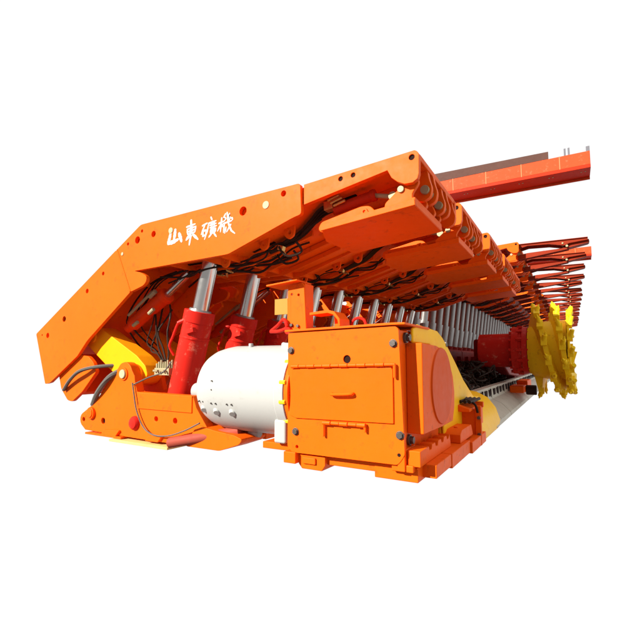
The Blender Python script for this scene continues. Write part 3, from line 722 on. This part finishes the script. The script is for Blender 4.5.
# drum
hub = build('cutting_drum', MB().lathe([(-.075, .38), (-.07, .44), (-.03, .46), (.02, .50), (.25, .55), (.58, .56), (.60, .40), (.61, .2)], (-.66, DY, DZ), (1, 0, 0), 48), 'yellow', sh, .004)
XS, XE = -.64, -.06
def helix(start, XS, XE, turns):
    t = bmesh.new(); n = 84; rows = []
    for k in range(n + 1):
        f = k / n; a = start + f * math.tau * turns; x = XS + (XE - XS) * f
        ro = .765
        row = []
        for rr, dx in ((.42, -.07), (.62, -.03), (ro, .0), (ro, .075), (.66, .08), (.45, .10)):
            row.append(t.verts.new((x + dx, DY + rr * math.cos(a), DZ + rr * math.sin(a))))
        rows.append(row)
    for A, B in zip(rows, rows[1:]):
        for j in range(6): t.faces.new((A[j], A[(j + 1) % 6], B[(j + 1) % 6], B[j]))
    t.faces.new(rows[0]); t.faces.new(rows[-1][::-1])
    bmesh.ops.recalc_face_normals(t, faces=t.faces)
    return t
# vane turns so that x grows while going down on the near side (-Y)
for s_, XS, XE, turns, NP in ((math.pi / 2, -.66, -.02, .74, 11), (math.pi * 1.5, -.60, -.05, .98, 15)):
    mb = MB(); mb._merge(helix(s_, XS, XE, turns)); vane = build('vane', mb, 'yellow', hub, 0)
    for k in range(NP):
        f = (k + .3) / NP; a = s_ + f * math.tau * turns; x = XS + (XE - XS) * f + .038
        c = V((x, DY + .775 * math.cos(a), DZ + .78 * math.sin(a)))
        radial = V((0, math.cos(a), math.sin(a))); tang = V((0, -math.sin(a), math.cos(a)))
        rot = Matrix((V((1, 0, 0)), tang, radial)).transposed()
        mb = MB().obox(c, (.10, .16, .11), rot)
        p0 = c + radial * .02 - tang * .02
        dirn = (tang * -.75 + radial * .65 + V((.25 * (1 if k % 2 else -1), 0, 0))).normalized()
        mb.cyl(p0, p0 + dirn * .11, .045, .040, 12); mb.cyl(p0 + dirn * .11, p0 + dirn * .17, .026, .008, 10)
        mb.cyl(c - V((.05, 0, 0)), c + V((.052, 0, 0)), .022, seg=10)
        build('pick_holder', mb, 'yellow', vane, .006)
mb = MB()
for k in range(16):
    a = k * math.tau / 16 + .1; radial = V((0, math.cos(a), math.sin(a))); tang = V((0, -math.sin(a), math.cos(a)))
    c = V((-.03, DY, DZ)) + radial * .70
    mb.cyl(c, c + (radial * .5 + V((.25, 0, 0)) - tang * .6).normalized() * .15, .048, .035, 12)
    mb.obox(c, (.09, .13, .10), Matrix((V((1, 0, 0)), tang, radial)).transposed())
build('end_ring_pick', mb, 'yellow', hub, .005)
mb = MB().lathe([(0, .72), (.008, .73), (.03, .73), (.038, .72)], (-.07, DY, DZ), (1, 0, 0), 56)
build('end_plate', mb, 'yellow', hub, .003)

# ------------------------------------------------------------------ overhead girders
def girder(name, label, y, x0, x1, top):
    g = thing(name, label, 'girder', ((x0 + x1) / 2, y, 0), 'overhead gantry girders')
    g.location.z = 0
    build('web', MB().box(x0, x1, y - .02, y + .5, 6.405, 6.80), 'salmon', g, .01)
    build('bottom_flange', MB().prism([(y + .55, 6.40), (y - .04, 6.40), (y - .04, 6.30), (y + .78, 6.30), (y + .78, 6.40)], x0, x1, 'x'), 'ram_red_soffit_shade', g, .01)
    build('lower_beam', MB().prism([(y + .70, 6.299), (y + .70, 6.235), (y + .77, 6.235), (y + .77, 6.299)], x0, x1, 'x'), 'salmon', g, .01)
    mb = MB()
    x = x0 + .3
    while x < x1:
        mb.box(x, x + .022, y - .028, y - .018, 6.405, 6.80); x += 1.02
    build('stiffener', mb, 'stripe', g, 0)
    mb = MB(); x = x0 + .4
    while x < x1 - .1:
        mb.cyl((x, y + .2, 6.285), (x, y + .2, 6.302), .02, seg=8); mb.cyl((x + .1, y + .2, 6.285), (x + .1, y + .2, 6.302), .02, seg=8); x += .82
    build('rivet', mb, 'plug', g, 0)
    if top:
        build('walkway_panel', MB().prism([(x0, 6.805), (-.35, 6.805), (-.35, 7.03), (x0, 7.16)], y - .01, y + .06), 'brown', g, .004)
        build('rail_post', MB().box(.05, .10, y, y + .05, 6.805, 7.02).box(.15, .20, y, y + .05, 6.805, 7.02).box(.60, .69, y, y + .05, 6.805, 6.95), 'grey', g, .003)
    return g
girder('overhead_girder', 'long orange gantry girder high behind the nearest roof supports, brown panel on top', 14.0, -6.5, .69, True)
girder('overhead_girder', 'faded red girder glimpsed behind the stretched-out guards at the right edge', 26.2, -3, 1.1, False)

# ------------------------------------------------------------------ world, sun, camera
w = bpy.data.worlds.new('World'); scene.world = w; w.use_nodes = True
nt = w.node_tree; bg = nt.nodes['Background']
tc = nt.nodes.new('ShaderNodeTexCoord'); sx = nt.nodes.new('ShaderNodeSeparateXYZ'); rp = nt.nodes.new('ShaderNodeValToRGB')
nt.links.new(tc.outputs['Generated'], sx.inputs[0])
mr = nt.nodes.new('ShaderNodeMapRange'); mr.inputs['From Min'].default_value = -1; mr.inputs['From Max'].default_value = 1
nt.links.new(sx.outputs['Z'], mr.inputs['Value']); nt.links.new(mr.outputs['Result'], rp.inputs['Fac'])
e = rp.color_ramp.elements
e[0].position = .15; e[0].color = (.26, .07, .03, 1)
e[1].position = .228; e[1].color = (1, 1, 1, 1)
m2 = nt.nodes.new('ShaderNodeMapRange'); m2.interpolation_type = 'SMOOTHSTEP'
m2.inputs['From Min'].default_value = -.75; m2.inputs['From Max'].default_value = -.02; m2.inputs['To Min'].default_value = .38
nt.links.new(sx.outputs['Y'], m2.inputs['Value'])
vm = nt.nodes.new('ShaderNodeVectorMath'); vm.operation = 'SCALE'
nt.links.new(rp.outputs['Color'], vm.inputs[0]); nt.links.new(m2.outputs['Result'], vm.inputs['Scale'])
nt.links.new(vm.outputs[0], bg.inputs['Color']); bg.inputs['Strength'].default_value = .415
sun = bpy.data.lights.new('sun', 'SUN'); sun.energy = 4.3; sun.angle = math.radians(.5); sun.color = (1, .95, .86)
so = bpy.data.objects.new('sun', sun); COL.objects.link(so)
so.rotation_euler = V((-.40, -.76, .50)).to_track_quat('Z', 'Y').to_euler()

cam = bpy.data.cameras.new('camera'); co = bpy.data.objects.new('camera', cam); COL.objects.link(co)
f = 430.; pitch = math.atan(40 / f); yaw = math.atan(253 * math.cos(pitch) / f)
cam.sensor_width = 36; cam.lens = 36 * f / 640
co.location = (0, 0, .87); co.rotation_euler = (math.pi / 2 + pitch, 0, yaw)
cam.clip_start = .05; cam.clip_end = 500
scene.camera = co
scene.view_settings.view_transform = 'Standard'; scene.view_settings.look = 'None'
scene.view_settings.exposure = 1.3; scene.view_settings.gamma = 1
